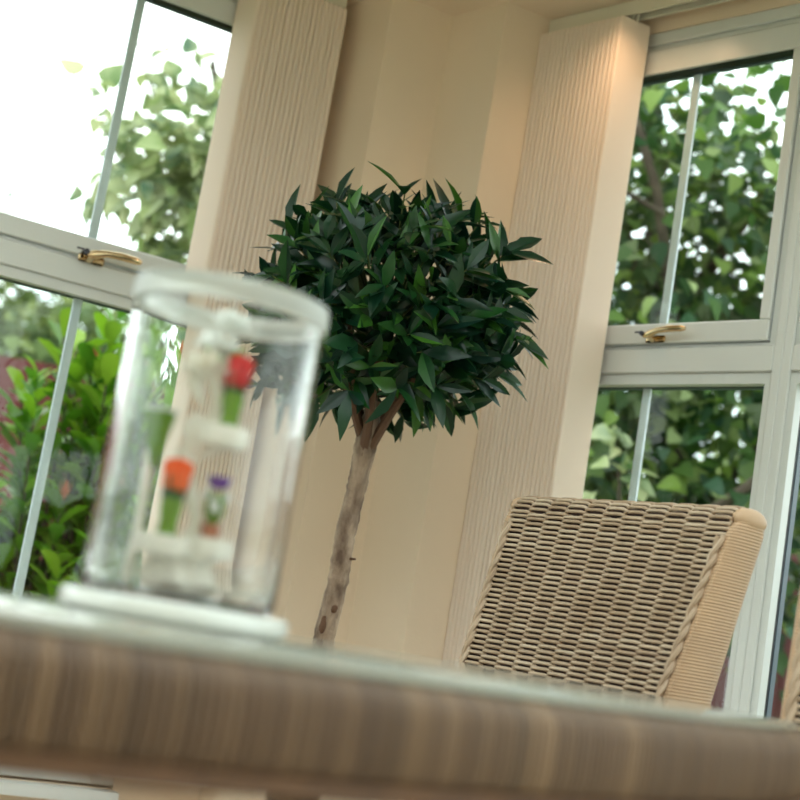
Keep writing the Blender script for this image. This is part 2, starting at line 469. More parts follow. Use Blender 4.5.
def wall_run(name, p, q, od, holes_from, holes_to, m=M['wall']):
    """dwarf wall and lintel under and over a run of windows, solid beside them; p..q along the inside face"""
    d = (q-p); Ln = d.length; d = d/Ln
    def seg(mb, s0, s1, z0, z1, y0=0.0, y1=0.12):
        if s1 - s0 < 1e-4: return
        pts = [p+d*s0+od*y0, p+d*s1+od*y0, p+d*s1+od*y1, p+d*s0+od*y1]
        if d.cross(od) < 0: pts.reverse()
        mb.prism([tuple(x) for x in pts], z0, z1)
    mb = MB()
    seg(mb, 0, Ln, 0, Z0-0.0); seg(mb, 0, Ln, ZTOP, H)
    seg(mb, 0, holes_from, Z0, ZTOP); seg(mb, holes_to, Ln, Z0, ZTOP)
    struct(mb.build(name, m, smooth=False))
    sb = MB()
    seg(sb, holes_from, holes_to, Z0-0.03, Z0-0.002, -0.05, 0.0)
    return sb
sl = wall_run('wall_left', WL, LE, OL, 0.225, ENDL)
sr = wall_run('wall_right', WR, RE, OR, 0.093, ENDR)
s1 = sl.build('trim_1', M['upvc'], smooth=False); struct(s1)
s2 = sr.build('trim_2', M['upvc'], smooth=False); struct(s2)
sl2 = wall_run('wall_side_left', LE, Vector((XL, YB)), Vector((-1, 0)), 0.12, 0.12+ny*MODW)
nr = len([1 for i in range(ny) if RE.y-0.12-MODW*(i+1) > YB+.05])
sr2 = wall_run('wall_side_right', RE, Vector((XR, YB)), Vector((1, 0)), 0.12, 0.12+nr*MODW)
struct(MB().box(XL-.1, XR+.1, YB-.12, YB, 0, H).build('wall_back', M['wall'], smooth=False))

# unseen roof lantern added to brighten the interior: upstand, bars and glass
lan = empty('window_90', (0, 0, 0), 0, 'unseen glazed roof lantern added above the room to brighten it', 'window', kind='structure')
lb_ = MB()
lb_.box(LX0-.08, LX1+.08, LY0-.08, LY0, H+.121, H+.30); lb_.box(LX0-.08, LX1+.08, LY1, LY1+.08, H+.121, H+.30)
lb_.box(LX0-.08, LX0, LY0, LY1, H+.121, H+.30); lb_.box(LX1, LX1+.08, LY0, LY1, H+.121, H+.30)
for i in range(1, 4):
    x = LX0+(LX1-LX0)*i/4; lb_.box(x-.03, x+.03, LY0, LY1, H+.24, H+.30)
lb_.build('added_lantern_frame', M['upvc'], lan, smooth=False)
MB().box(LX0-.07, LX1+.07, LY0-.07, LY1+.07, H+.302, H+.308).build('added_lantern_glass', M['pane'], lan, smooth=False)

# ------------------------------------------------------------------ table
TC = (-0.148, 1.417); TA, TB, TPH = 0.473, 0.844, -0.722
TZ = 0.74
table = empty('dining_table', (TC[0], TC[1], 0), TPH, 'oval brown wicker dining table with glass top in the foreground', 'table')
def ell(a, off=0.0):   # point on the oval (superellipse, slightly squared)
    e = 2/2.15
    c, s = cos(a), sin(a)
    x = (TA+off)*math.copysign(abs(c)**e, c); y = (TB+off)*math.copysign(abs(s)**e, s)
    return Vector((x, y, 0))
def arc_table(n):
    A = [i*2*pi/4000 for i in range(4001)]
    P = [ell(a) for a in A]; cum = [0]
    for i in range(4000): cum.append(cum[-1]+(P[i+1]-P[i]).length)
    out = []; j = 0
    for k in range(n):
        t = cum[-1]*k/n
        while cum[j+1] < t: j += 1
        out.append(A[j] + (A[j+1]-A[j])*(t-cum[j])/(cum[j+1]-cum[j]))
    return out, cum[-1]
NS = 600
angs, per = arc_table(NS)
prof = [(-0.050, -0.004), (-0.030, -0.0005), (-0.012, -0.002), (-0.003, -0.009), (0.0, -0.020), (0.0, -0.045), (-0.002, -0.058), (-0.008, -0.063)]
rim = MB(); rg = random.Random(4)
sw = per/NS
for a in angs:
    c = ell(a); t = (ell(a+.003)-ell(a-.003)).normalized(); n = Vector((t.y, -t.x, 0))
    vs = []
    jt = rg.uniform(-.0006, .0006)
    for (o, z) in prof:
        for k in range(5):
            u = (k-2)/2*0.5*sw*1.02; bul = 0.0028*sqrt(max(0, 1-((k-2)/2)**2))+jt
            up = 1 if z > -0.005 else 0
            vs.append(c + n*(o + (bul if not up else 0)) + t*u + Vector((0, 0, TZ-0.004 + z + (bul if up else 0)-.001)))
    m_ = len(prof)
    rim.add(vs, [(i*5+k, (i+1)*5+k, (i+1)*5+k+1, i*5+k+1) for i in range(m_-1) for k in range(4)])
rim.build('wicker_rim', M['rim'], table)
low = MB(); N = 160
pr = [(-0.006, 0.674), (0.000, 0.672), (0.000, 0.664), (-0.012, 0.659), (-0.034, 0.659), (-0.034, 0.70)]
vs = []
for i in range(N):
    a = angs[int(i*NS/N)]; c = ell(a); t = (ell(a+.003)-ell(a-.003)).normalized(); n = Vector((t.y, -t.x, 0))
    for (o, z) in pr: vs.append(c+n*o+Vector((0, 0, z)))
k_ = len(pr)
low.add(vs, [(i*k_+j, ((i+1) % N)*k_+j, ((i+1) % N)*k_+j+1, i*k_+j+1) for i in range(N) for j in range(k_-1)])
low.build('rim_edging', M['rim_dark'], table)
def ell_slab(off, z0, z1, n=160, bev=0.001):
    mb = MB()
    rows = [(-bev*2, z0), (0, z0+bev), (0, z1-bev), (-bev*2, z1)]
    vs = []
    for (o, z) in rows:
        for i in range(n):
            p = ell(angs[int(i*NS/n)], off+o); vs.append((p.x, p.y, z))
    fs = [tuple(reversed(range(n))), tuple(range(3*n, 4*n))] + [(r*n+i, r*n+(i+1) % n, (r+1)*n+(i+1) % n, (r+1)*n+i) for r in range(3) for i in range(n)]
    return mb.add(vs, fs)
ell_slab(-0.046, 0.700, 0.7335).build('woven_top', M['rim'], table, smooth=False)
ell_slab(-0.014, 0.7365, 0.7445).build('glass_top', M['top_glass'], table)
for (lx, ly) in ((-.11, -.34), (.11, -.34), (-.11, .28), (.11, .28)):
    lg = MB(); pts = []; 
    for i in range(121):
        pts.append((lx, ly, 0.004+0.694*i/120))
    lg.tube(pts, [0.030+0.0022*(i % 2) for i in range(121)], 12)
    lg.build('leg', M['rim'], table)
TOPZ = 0.7445

# ------------------------------------------------------------------ glass cylinder with flower ornament
VC = Vector((-0.157, 1.232, TOPZ))
pl = MB().lathe([(0.0001, 0.0), (0.086, 0.0), (0.094, 0.003), (0.0965, 0.006), (0.0965, 0.0150), (0.094, 0.0175), (0.089, 0.0180), (0.0001, 0.0180)], 64)
tag(pl.build('plate', M['plate'], None, tuple(VC)), 'shallow round white plate under the tall glass cylinder', 'plate')
gz = 0.0182
vase = MB().lathe([(0.0001, 0.002), (0.078, 0.002), (0.0815, 0.005), (0.0820, 0.012), (0.0820, 0.100), (0.0820, 0.2475), (0.0785, 0.2475), (0.0785, 0.100), (0.0785, 0.014), (0.076, 0.0078), (0.0001, 0.0070)], 96)
cyl = vase.build('glass_cylinder', M['vase_glass'], None, (VC.x, VC.y, VC.z+gz-.0015))
rimr = MB().lathe([(r_, z_-.004) for (r_, z_) in [(0.0785, 0.2520), (0.0838, 0.2520), (0.0848, 0.255), (0.0848, 0.268), (0.0835, 0.2715), (0.0790, 0.2715), (0.0765, 0.268), (0.0765, 0.255), (0.0785, 0.2520)]], 96)
rimr.f = rimr.f[:-2]
rimr.build('rim', M['rim_glass'], cyl)
tag(cyl, 'tall clear glass cylinder vase enclosing a small flower ornament', 'vase')
OZ = VC.z + gz + 0.0075
def vp(du, dz, dd=0):   # right, up from ornament base, away
    return (du, dd, dz)
orn = empty('flower_ornament', (VC.x, VC.y, OZ), 0, 'ivory porcelain flower stand with white roses inside the glass cylinder', 'ornament')
r = random.Random(11)
body = MB()
body.lathe([(0.0001, 0), (0.024, 0), (0.030, 0.006), (0.024, 0.02), (0.027, 0.030), (0.018, 0.036), (0.010, 0.040), (0.0001, 0.041)], 28, (-0.002, 0, 0.0), wob=lambda a, j: 1+0.16*sin(5*a+j*1.3)+.08*sin(9*a+j))
body.build('ruffled_foot', M['porcelain'], orn)
col = MB()
pts = [(-0.006+0.010*sin(i*.55), 0.006*cos(i*.55), 0.030+0.0095*i) for i in range(18)]
col.tube(pts, [0.006+0.0018*sin(i*1.3) for i in range(18)], 10)
for k in range(5):   # curled leaf shapes along the column
    z = 0.07+0.022*k
    col.leaf((-0.006, 0, z), (cos(k*2.2), sin(k*2.2)*.6, .9), (cos(k*2.2), sin(k*2.2), -.4), 0.036, 0.020, 0.5, 'obov')
# two struts carrying the shelves
for (dx, dz) in ((-0.022, 0.038), (0.018, 0.039), (0.014, 0.136)):
    col.tube([(-0.004, 0, dz-0.02), (dx*.6, 0, dz-0.012), (dx, 0, dz-0.002)], 0.004, 8)
col.build('twisted_column', M['porcelain'], orn)
for (dx, dz, rr, hh, dd) in ((-0.016, 0.026, 0.0225, 0.018, -.022), (0.0195, 0.0295, 0.0195, 0.018, -.004), (0.0160, 0.126, 0.0195, 0.018, -.01)):
    d = MB().lathe([(0.0001, 0), (rr*.9, 0), (rr, 0.002), (rr*1.02, hh-.002), (rr*.96, hh), (0.0001, hh)], 28, (dx, dd, dz))
    d.build('shelf', M['porcelain'], orn)
def rose(mb, c, R, seed):
    q = random.Random(seed)
    mb.blob(c, (R*.5, R*.5, R*.5), 10, 6)
    for ringk, (n, rad, lean) in enumerate(((4, .35, .9), (6, .6, .6), (8, .85, .25))):
        for i in range(n):
            a = 2*pi*i/n + ringk*.5 + q.uniform(-.2, .2)
            d = Vector((cos(a)*(1-lean*.6), sin(a)*(1-lean*.6), lean))
            mb.leaf(Vector(c)+Vector((cos(a), sin(a), -.3))*R*rad*.35, d, (cos(a), sin(a), -.2), R*1.0, R*.9, -0.25, 'obov', .3)
rs = MB()
rose(rs, (0.0035, 0, 0.236), 0.0135, 1); rose(rs, (-0.005, -.004, 0.214), 0.0150, 2)
rose(rs, (0.007, .006, 0.208), 0.010, 7)
rs.build('white_roses', M['rosewhite'], orn)
rs2 = MB(); rose(rs2, (-0.0085, -.006, 0.192), 0.0185, 3)
rs2.build('cream_rose', M['porcelain'], orn)
gl = MB()
for a in range(5):
    gl.leaf((0.003, 0, 0.196), (cos(a*1.3), .5*sin(a*1.3), .6), (0, -1, .3), 0.024, 0.011, 0.3)
gl.build('rose_leaves', M['lime'], orn)

def tulip(pos, petal, label, R=0.0100, h=0.052, closed=True, cup='lime', kind='tulip_figure', cat='flower figure', white=False):
    e = empty(kind, tuple(pos), 0, label, cat)
    e.scale = (1.22, 1.22, 1.08)
    f = MB()
    for rk, (n, q) in enumerate(((3, .55), (3, .75))):
        for i in range(n):
            a = 2*pi*i/3 + rk*pi/3 + .4
            f.leaf((cos(a)*R*.2, sin(a)*R*.2, h-.022), (cos(a)*.45, sin(a)*.45, 1), (cos(a), sin(a), .1), 0.026, R*2.1, -0.0+.35, 'obov', -.25)
    f.blob((0, 0, h-.012), (R*.95, R*.95, .0125), 14, 8)
    f.build('petals', petal, e)
    l = MB()
    for i in range(3):
        a = 2*pi*i/3+.2
        l.leaf((cos(a)*.003, sin(a)*.003, 0.014), (cos(a)*.3, sin(a)*.3, 1), (cos(a), sin(a), 0), h-.022, .016, .05, 'lance', -.3)
    l.build('leaves', M['darkleaf'] if cup == 'lime' else M['lime'], e)
    c = MB().lathe([(0.0001, 0), (.0075, 0), (.0065, .003), (.0062, .01), (.0078, h-.030), (.0060, h-.024), (.0001, h-.024)], 16)
    c.build('cup', M['lime'], e)
    return e
tulip((VC.x+0.0170, VC.y-.010, OZ+0.1442), M['red'], 'small red tulip on the upper white shelf inside the glass', R=.0098)
tulip((VC.x-0.0160, VC.y-.022, OZ+0.0442), M['orange'], 'small orange tulip on the lower left white shelf inside the glass', R=.0102, h=.055)
# purple flower with small white blossoms
e = empty('purple_flower_figure', (VC.x+.0175, VC.y-.004, OZ+.0477), 0, 'small purple flower above white blossoms on the lower right shelf', 'flower figure')
f = MB()
for i in range(7):
    a = 2*pi*i/7; f.leaf((0, 0, .044), (cos(a), sin(a), .5), (0, 0, 1), .015, .010, -.2, 'obov')
f.blob((0, 0, .049), (.009, .008, .006), 12, 6); f.build('purple_petals', M['purple'], e)
f = MB(); q = random.Random(5)
for i in range(7):
    f.blob((q.uniform(-.009, .009), q.uniform(-.009, .002), .022+q.uniform(0, .016)), (.0045, .0045, .004), 8, 6)
f.build('white_blossoms', M['rosewhite'], e)
f = MB()
for i in range(6):
    a = 2*pi*i/6; f.leaf((0, 0, .008), (cos(a)*.35, sin(a)*.35, 1), (cos(a), sin(a), 0), .035, .012, .1)
f.build('leaves', M['lime'], e)
MB().lathe([(.0001, 0), (.007, 0), (.0085, .012), (.0001, .012)], 14).build('cup', M['pot'], e)
# white calla with dark green sheath, left
e = empty('white_flower_figure', (VC.x-.044, VC.y-.008, OZ), 0, 'white open flower in a dark green sheath at the left inside the glass', 'flower figure')
f = MB()
f.tube([(0, 0, 0), (0.002, 0, .05), (.0, 0, .115)], [.0045, .004, .005], 10); f.build('stem', M['porcelain'], e)
f = MB().lathe([(.0001, .100), (.004, .100), (.009, .128), (.013, .146), (.011, .148), (.0001, .132)], 18, (.003, 0, 0)); f.build('green_sheath', M['lime'], e)
f = MB()
for i in range(7):
    a = 2*pi*i/7; f.leaf((0.003, 0, .143), (cos(a), sin(a), .55), (0, 0, 1), .018, .014, .1, 'obov')
f.build('white_petals', M['rosewhite'], e)

# ------------------------------------------------------------------ wicker chairs
def surf_back(x, h, depth=0):
    """point on the chair back: x across, h height above the floor, depth 0 = front surface, grows to the rear"""
    t = (h-0.42)
    lean = 0.30*t
    tap = 1 - 0.30*min(0.30, max(0, 1.04-h))
    return Vector((x*tap, -lean - depth - 0.0*x*x, h))
HW, CT = 0.239, 1.045
def make_chair(label, rz, loc):
    root = empty('wicker_chair', loc, rz, label, 'chair', 'wicker chairs round the table')
    # --- woven panel: horizontal strands over upright stakes, running up the front and over the top
    wv = MB(); ncol = 11; pitch = 2*HW/ncol
    path = []
    h = 0.43
    Rt = 0.035
    while h < CT-Rt: path.append(('f', h)); h += 0.0046
    n_over = 22
    for i in range(n_over): path.append(('t', pi*(i+.5)/n_over))
    core = [] 
    def pt(x, e, off):
        if e[0] == 'f':
            p = surf_back(x, e[1]); return p + Vector((0, off, off*.2))
        c = surf_back(x, CT-Rt, Rt); a = e[1]
        return c + Vector((0, cos(a)*(Rt+off), sin(a)*(Rt+off)))
    for j, e in enumerate(path):
        pts = []
        nseg = ncol*8
        for i in range(nseg+1):
            x = -HW + 2*HW*i/nseg
            ph = pi*(i/8.0) + (pi if j % 2 else 0)
            off = -0.0014+0.0048*math.tanh(3.4*sin(ph))
            pts.append(pt(x, e, off + .001))
        wv.tube(pts, 0.0030, 6, up=(0, 0, 1))
    wv.build('woven_panel', M['wicker'], root)
    # core behind the weave, its dark colour standing for shade between strands
    cr = MB(); secs = []
    outline = [('f', 0.43), ('f', CT-Rt)] + [('t', pi*i/10) for i in range(1, 10)]
    vs = []
    for e in outline:
        for x in (-HW, HW): vs.append(pt(x, e, -0.0022))
    p = surf_back(-HW, CT-Rt, 2*Rt-.006); q2 = surf_back(HW, CT-Rt, 2*Rt-.006); vs += [p, q2]
    vs += [surf_back(-HW, 0.40, 2*Rt-.006), surf_back(HW, 0.40, 2*Rt-.006)]
    n = len(vs)//2
    cr.add(vs, [(2*i, 2*i+1, 2*i+3, 2*i+2) for i in range(n-1)] + [tuple(2*i for i in range(n)), tuple(2*i+1 for i in reversed(range(n))), (2*n-2, 2*n-1, 1, 0)])
    cr.build('back_core', M['gap_shade'], root, smooth=False)
    # rear face in wider weave
    rw = MB()
    h = 0.42
    k = 0
    while h < CT-Rt-.01:
        pts = []
        for i in range(ncol*3+1):
            x = -HW+2*HW*i/(ncol*3); ph = pi*i/3.0+(pi if k % 2 else 0)
            pts.append(surf_back(x, h, 2*Rt-.004+.0035*sin(ph)))
        rw.tube(pts, .004, 4, up=(0, 0, 1)); h += .009; k += 1
    rw.build('rear_weave', M['wicker'], root)
    # --- wrapped side frames
    for sgn in (-1, 1):
        sd = MB()
        nr_ = 506
        vs = []; n = 14
        for i in range(nr_):
            h = 0.40 + (CT-0.012-0.40)*i/(nr_-1)
            rib = 0.0013*abs(sin(i*pi/4))-.0006
            dp = 0.10*max(0, 1.03-h)
            for k in range(n):
                a = 2*pi*k/n
                ex = math.copysign(abs(cos(a))**.7, cos(a)); ey = math.copysign(abs(sin(a))**.7, sin(a))
                top = (1-max(0, (h-(CT-.045))/.045)**2*.6)
                vs.append(surf_back(sgn*(HW+0.004)+ex*(0.0125+rib), h, 0) + Vector((0, -0.036 - dp*.5 + ey*((0.040+dp*.5)*top+rib), 0)))
        sd.add(vs, [(i*n+k, i*n+(k+1) % n, (i+1)*n+(k+1) % n, (i+1)*n+k) for i in range(nr_-1) for k in range(n)] + [tuple(reversed(range(n))), tuple(range((nr_-1)*n, nr_*n))])
        sd.build('side_frame', M['wicker_wrap'], root)
        cp = MB()
        c = surf_back(sgn*(HW+0.003), CT-0.014, 0.036)
        cp.blob(tuple(c), (0.0160, 0.041, 0.019), 16, 10)
        cp.build('corner_cap', M['wicker_wrap'], root)
        br = MB()
        for s2_ in (0, pi):
            pts = []
            for i in range(170):
                h = 0.44 + (CT-0.048-0.44)*i/169
                a = i*0.36 + s2_
                pts.append(surf_back(sgn*(HW-0.006)+cos(a)*0.0040, h, 0) + Vector((0, 0.0070+sin(a)*0.0030, 0)))
            br.tube(pts, 0.0046, 6)
        br.build('braid', M['wicker'], root)
    # --- seat
    st = MB(); ns = 84
    y0, y1 = -0.03, 0.44
    for j in range(ns):
        y = y0+(y1-y0)*j/(ns-1); pts = []
        for i in range(49):
            x = -.24+.48*i/48; ph = pi*i/3+(pi if j % 2 else 0)
            pts.append((x, y, 0.437+.003*sin(ph)+ -0.006*(1-(x/.24)**2)))
        st.tube(pts, .0032, 4)
    st.build('seat', M['wicker'], root)
    sf = MB().box(-.245, .245, -.035, .445, .375, .428, .012); sf.build('seat_frame', M['wicker_wrap'], root)
    for (lx, ly, ty) in ((-.215, .405, .405), (.215, .405, .405), (-.225, -.05, -.02), (.225, -.05, -.02)):
        lg = MB(); pts = [(lx, ly+(ty-ly)*i/80, 0.002+.385*i/80) for i in range(81)]
        lg.tube(pts, [.019+.0012*(i % 2) for i in range(81)], 10); lg.build('leg', M['wicker_wrap'], root)
    return root
# chair 1: back parallel to the right-hand window wall
TLc, TRc = Vector((0.242, 2.588)), Vector((0.558, 2.21))
pdir = (TRc-TLc).normalized()            # viewer's left to right
fwd = Vector((pdir.y, -pdir.x))          # candidate
if fwd.dot(Vector((-.767, -.641))) < 0: fwd = -fwd
mid = (TLc+TRc)/2 + fwd*(0.30*(1.04-0.42)) - pdir*.017
rz1 = math.atan2(fwd.y, fwd.x)-pi/2
ch1 = make_chair('wicker dining chair with woven back standing before the right window post', rz1, (mid.x, mid.y, 0))
ch2 = copy_tree(ch1)
f2 = Vector((-.6, -.8)); p2 = Vector((.8, -.6))
lf = Vector((0.562, 1.955))       # left front edge of its back at table height
c2 = lf + p2*(HW*.92+.017) + f2*(0.30*(0.77-0.42))
ch2.location = (c2.x, c2.y, 0); ch2.rotation_euler = (0, 0, math.atan2(f2.y, f2.x)-pi/2)
ch2['label'] = 'wicker chair at the right edge, only its left side frame showing'

# ------------------------------------------------------------------ vertical blinds
def make_blind(name, label, origin, xd, rail_front, n, u0, pitch, sgn, rail_len, end_u):
    """xd: along wall away from corner; origin on the return wall's room-side edge; slats hang perpendicular to the wall"""
    nrm = A2 if sgn > 0 else B2           # towards the window
    root = empty(name, (origin.x, origin.y, 0), 0, label, 'blind')
    def P(u, d, z): v = xd*u + nrm*d; return Vector((v.x, v.y, z))
    def pbox(mb, ua, ub, da, db, za, zb):
        pts = [P(ua, da, 0), P(ub, da, 0), P(ub, db, 0), P(ua, db, 0)]
        v = [Vector((p.x, p.y, za)) for p in pts]+[Vector((p.x, p.y, zb)) for p in pts]
        mb.add(v, [(3, 2, 1, 0), (4, 5, 6, 7), (0, 1, 5, 4), (1, 2, 6, 5), (2, 3, 7, 6), (3, 0, 4, 7)])
    m = MB(); pbox(m, end_u, rail_len, rail_front, rail_front+.006, 2.362, 2.398); pbox(m, end_u, rail_len, rail_front+.036, rail_front+.042, 2.362, 2.398)
    pbox(m, end_u, end_u+.004, rail_front+.006, rail_front+.036, 2.364, 2.398)
    m.build('headrail', M['rail'], root, smooth=False)
    m = MB(); pbox(m, end_u+.005, rail_len, rail_front+.006, rail_front+.036, 2.380, 2.397); m.build('track', M['track'], root, smooth=False)
    cf = rail_front+.021
    rg = random.Random(3)
    for i in range(n):
        u = u0+pitch*i
        m = MB(); vs = []
        w = 0.089; tw = rg.uniform(-.0012, .0012); lipw = 0.0118 + rg.uniform(-.0006, .0003)
        sec = [(0.0012*(1-4*q*q)+tw*q*2, w*q) for q in (.5, .25, 0, -.25, -.44)]        # flat face, window side to room side
        sec += [(-lipw/2*(1-cos(f_)), -w*.44-.0052*sin(f_)) for f_ in (.35, .8, 1.25, 1.7, 2.15, 2.6, 3.0)]    # rolled room-side edge
        zs = [0.34, 2.338, 2.352]; r_ = len(sec)
        for off in (0, .0007):
            for z in zs:
                for (du, dd) in sec:
                    vs.append(P(u+du+off, cf+dd*(1 if z < 2.345 else .94), z))
        q = r_*3; fs = []
        for z in range(2):
            for k in range(r_-1):
                fs.append((z*r_+k, z*r_+k+1, (z+1)*r_+k+1, (z+1)*r_+k))
                fs.append((q+z*r_+k+1, q+z*r_+k, q+(z+1)*r_+k, q+(z+1)*r_+k+1))
        m.add(vs, fs)
        sl_ = m.build('slat', M['blind'], root)
        c = MB(); a_ = P(u+.004, cf, 2.350); c.tube([a_, a_+Vector((0, 0, .014)), a_+Vector((0.002, -.002, .030))], [.004, .003, .004], 6)
        c.build('hanger', M['rail'], sl_)
    return root
make_blind('vertical_blind', 'cream vertical blind drawn back between the plant and the right window', P2, -B2, 0.133, 19, 0.012, 0.0140, 1, ENDR-.05, 0.003)
make_blind('vertical_blind', 'cream vertical blind drawn back beside the left window', P1, -A2, 0.120, 18, 0.064, 0.0140, -1, ENDL-.05, 0.045)

# ------------------------------------------------------------------ potted bay tree
CC = Vector((-0.058, 2.931, 1.408))
pr_ = Vector((-0.10, 3.06))
plant = empty('bay_tree', (pr_.x, pr_.y, 0), 0, 'round-headed artificial bay tree with dark leaves on a bare trunk in the corner', 'plant')
def PL(x, y, z): return Vector((x-pr_.x, y-pr_.y, z))
pot = MB().lathe([(.0001, 0), (.13, 0), (.135, .01), (.165, .30), (.178, .305), (.178, .345), (.165, .35), (.155, .345), (.150, .30), (.0001, .30)], 40, (0, 0, 0.001))
pot.build('pot', M['pot'], plant)
MB().lathe([(.0001, .302), (.148, .302), (.12, .315), (.0001, .32)], 24).build('soil', M['soil'], plant)
tk = MB(); rg = random.Random(8)
keys = [(PL(-.098, 3.060, .30), .024), (PL(-.090, 3.055, .55), .023), (PL(-.074, 3.042, .74), .0225), (PL(-.064, 3.020, .86), .0215), (PL(-.066, 3.000, .95), .021), (PL(-.058, 2.985, 1.06), .0205), (PL(-.054, 2.970, 1.15), .024), (PL(-.050, 2.960, 1.24), .016)]
pts, rad = [], []
for i in range(len(keys)-1):
    for t in range(12):
        q = t/12; pts.append(keys[i][0].lerp(keys[i+1][0], q)); rad.append(keys[i][1]*(1-q)+keys[i+1][1]*q+rg.uniform(-.0012, .0012))
vs0 = len(tk.v)
tk.tube(pts, rad, 16)
tk.v = [(x+rg.uniform(-.0009, .0009), y+rg.uniform(-.0009, .0009), z) for (x, y, z) in tk.v]
trunk = tk.build('trunk', M['bark'], plant)
kn = MB(); kn.blob(PL(-.062, 3.008, .800), (.007, .006, .008), 10, 7, .15, rg); kn.build('knot', M['scar'], trunk)
kn = MB(); kn.blob(PL(-.080, 3.012, .765), (.007, .005, .018), 10, 7, .15, rg)
kn.build('knot', M['scar'], trunk)
MB().tube([PL(-.055, 3.0, .905), PL(-.036, 2.995, .907)], [.004, .002], 6).build('twig_stub', M['scar'], trunk)
bn = MB(); tips = []
rg = random.Random(21)
RX, RZ = 0.298, 0.274
def crown_dir(i, n):
    z = 1-2*(i+.5)/n; a = i*2.399963; s = sqrt(1-z*z); return Vector((cos(a)*s, sin(a)*s, z))
for i in range(6):   # main limbs from the fork
    a = 2*pi*i/6+.5; d = Vector((cos(a)*.8, sin(a)*.8, .55 if i % 2 else 1.1)).normalized()
    s0 = PL(-.055, 2.972, 1.10+.012*(i % 4))
    e0 = Vector(PL(*CC))+Vector((d.x*RX*.62, d.y*RX*.62, (d.z-.45)*RZ*.7))
    mid_ = s0.lerp(e0, .5)+Vector((d.x*.02, d.y*.02, .01))
    bn.tube([s0, s0.lerp(mid_, .5)+Vector((0, 0, .006)), mid_, e0], [.0125, .009, .0065, .003], 7)
bn.build('branches', M['limb'], plant)
lv = MB(); tw = MB(); NT = 250
C0_ = PL(*CC)
for i in range(NT):
    d = crown_dir(i, NT)
    if d.z < -0.90: continue
    R = rg.uniform(.70, 1.03)
    if rg.random() < .12: R *= 1.08
    tip = C0_ + Vector((d.x*RX, d.y*RX, d.z*RZ))*R*(.93)
    if d.z < -.35: tip.z += .02
    st = C0_ + Vector((d.x*RX, d.y*RX, d.z*RZ))*.32 + Vector((0, 0, -.03))
    dd = (tip-st).normalized(); dd = (dd+Vector((0, 0, .18))).normalized()
    tw.tube([st, st.lerp(tip, .5)+Vector((0, 0, -.008)), tip], [.0028, .002, .0014], 4, cap=False)
    for k in range(7):
        t = rg.uniform(.55, 1.0) if k > 1 else 1.0
        b = st.lerp(tip, t)
        a = rg.uniform(0, 2*pi)
        o1 = dd.orthogonal().normalized(); o2 = dd.cross(o1)
        sd = o1*cos(a)+o2*sin(a)
        ld = (dd*rg.uniform(.5, 1.2)+sd*rg.uniform(.6, 1.1)+Vector((0, 0, rg.uniform(-.25, .1) + (.38 if d.z < -.25 else 0)))).normalized()
        L = rg.uniform(.062, .102)
        nn = (d*1.0 + Vector((0, -.35, .45)) + Vector((rg.uniform(-.6, .6), rg.uniform(-.6, .6), rg.uniform(-.3, .3))))
        lv.leaf(b, ld, nn, L, L*rg.uniform(.28, .38), rg.uniform(.05, .28), 'lance', rg.uniform(.1, .25))
tw.build('twigs', M['twig'], plant)
lv.build('foliage', M['bay_leaf'], plant)

# ------------------------------------------------------------------ recessed ceiling spot just above the right-hand blind
dl = empty('recessed_downlight', (0.385, 3.225, H), 0, 'small recessed ceiling spotlight above the right blind', 'light')
MB().lathe([(.030, -.001), (.044, -.001), (.046, -.004), (.044, -.007), (.032, -.007)], 28).build('trim_ring', M['chrome'], dl)
MB().lathe([(.0001, -.002), (.029, -.002), (.029, -.003), (.0001, -.003)], 24).build('lamp_face', M['lamp'], dl)
sp = bpy.data.lights.new('downlight_bulb', 'SPOT'); sp.energy = 8; sp.color = (1.0, 0.64, 0.38); sp.spot_size = radians(150); sp.spot_blend = 1.0; sp.shadow_soft_size = .03
spo = bpy.data.objects.new('bulb', sp); COL.objects.link(spo); spo.parent = dl; spo.location = (0, 0, -.012)

# ------------------------------------------------------------------ garden
tag(MB().box(-40, 40, -30, 60, -0.30, -0.15).build('lawn', M['grass'], smooth=False), 'lawn outside the windows', 'lawn', kind='structure')
def leaf_cloud(mb, c, r, n, L, kind, rg, ratio=.8, shell=.5, droop=.2, updir=0.0, clump=0):
    c = Vector(c)
    cl = []
    if clump:
        for i in range(clump):
            d = Vector((rg.gauss(0, 1), rg.gauss(0, 1), rg.gauss(0, 1))).normalized()
            q = rg.uniform(shell, 1)**.6
            cl.append(c+Vector((d.x*r[0], d.y*r[1], d.z*r[2]))*q)
    for i in range(n):
        if clump:
            b = rg.choice(cl)+Vector((rg.gauss(0, 1), rg.gauss(0, 1), rg.gauss(0, 1)))*min(r)*.16
            d = (b-c).normalized()
        else:
            d = Vector((rg.gauss(0, 1), rg.gauss(0, 1), rg.gauss(0, 1))).normalized()
            q = rg.uniform(shell, 1)
            b = c+Vector((d.x*r[0], d.y*r[1], d.z*r[2]))*q
        ld = (d*.6+Vector((rg.uniform(-1, 1), rg.uniform(-1, 1), rg.uniform(-1, .6)-droop+updir))).normalized()
        nn = Vector((rg.uniform(-.6, .6), rg.uniform(-.9, .3), rg.uniform(.2, 1)))
        l = L*rg.uniform(.7, 1.25)
        mb.leaf(b, ld, nn, l, l*ratio, rg.uniform(0, .35), kind, rg.uniform(.05, .25))

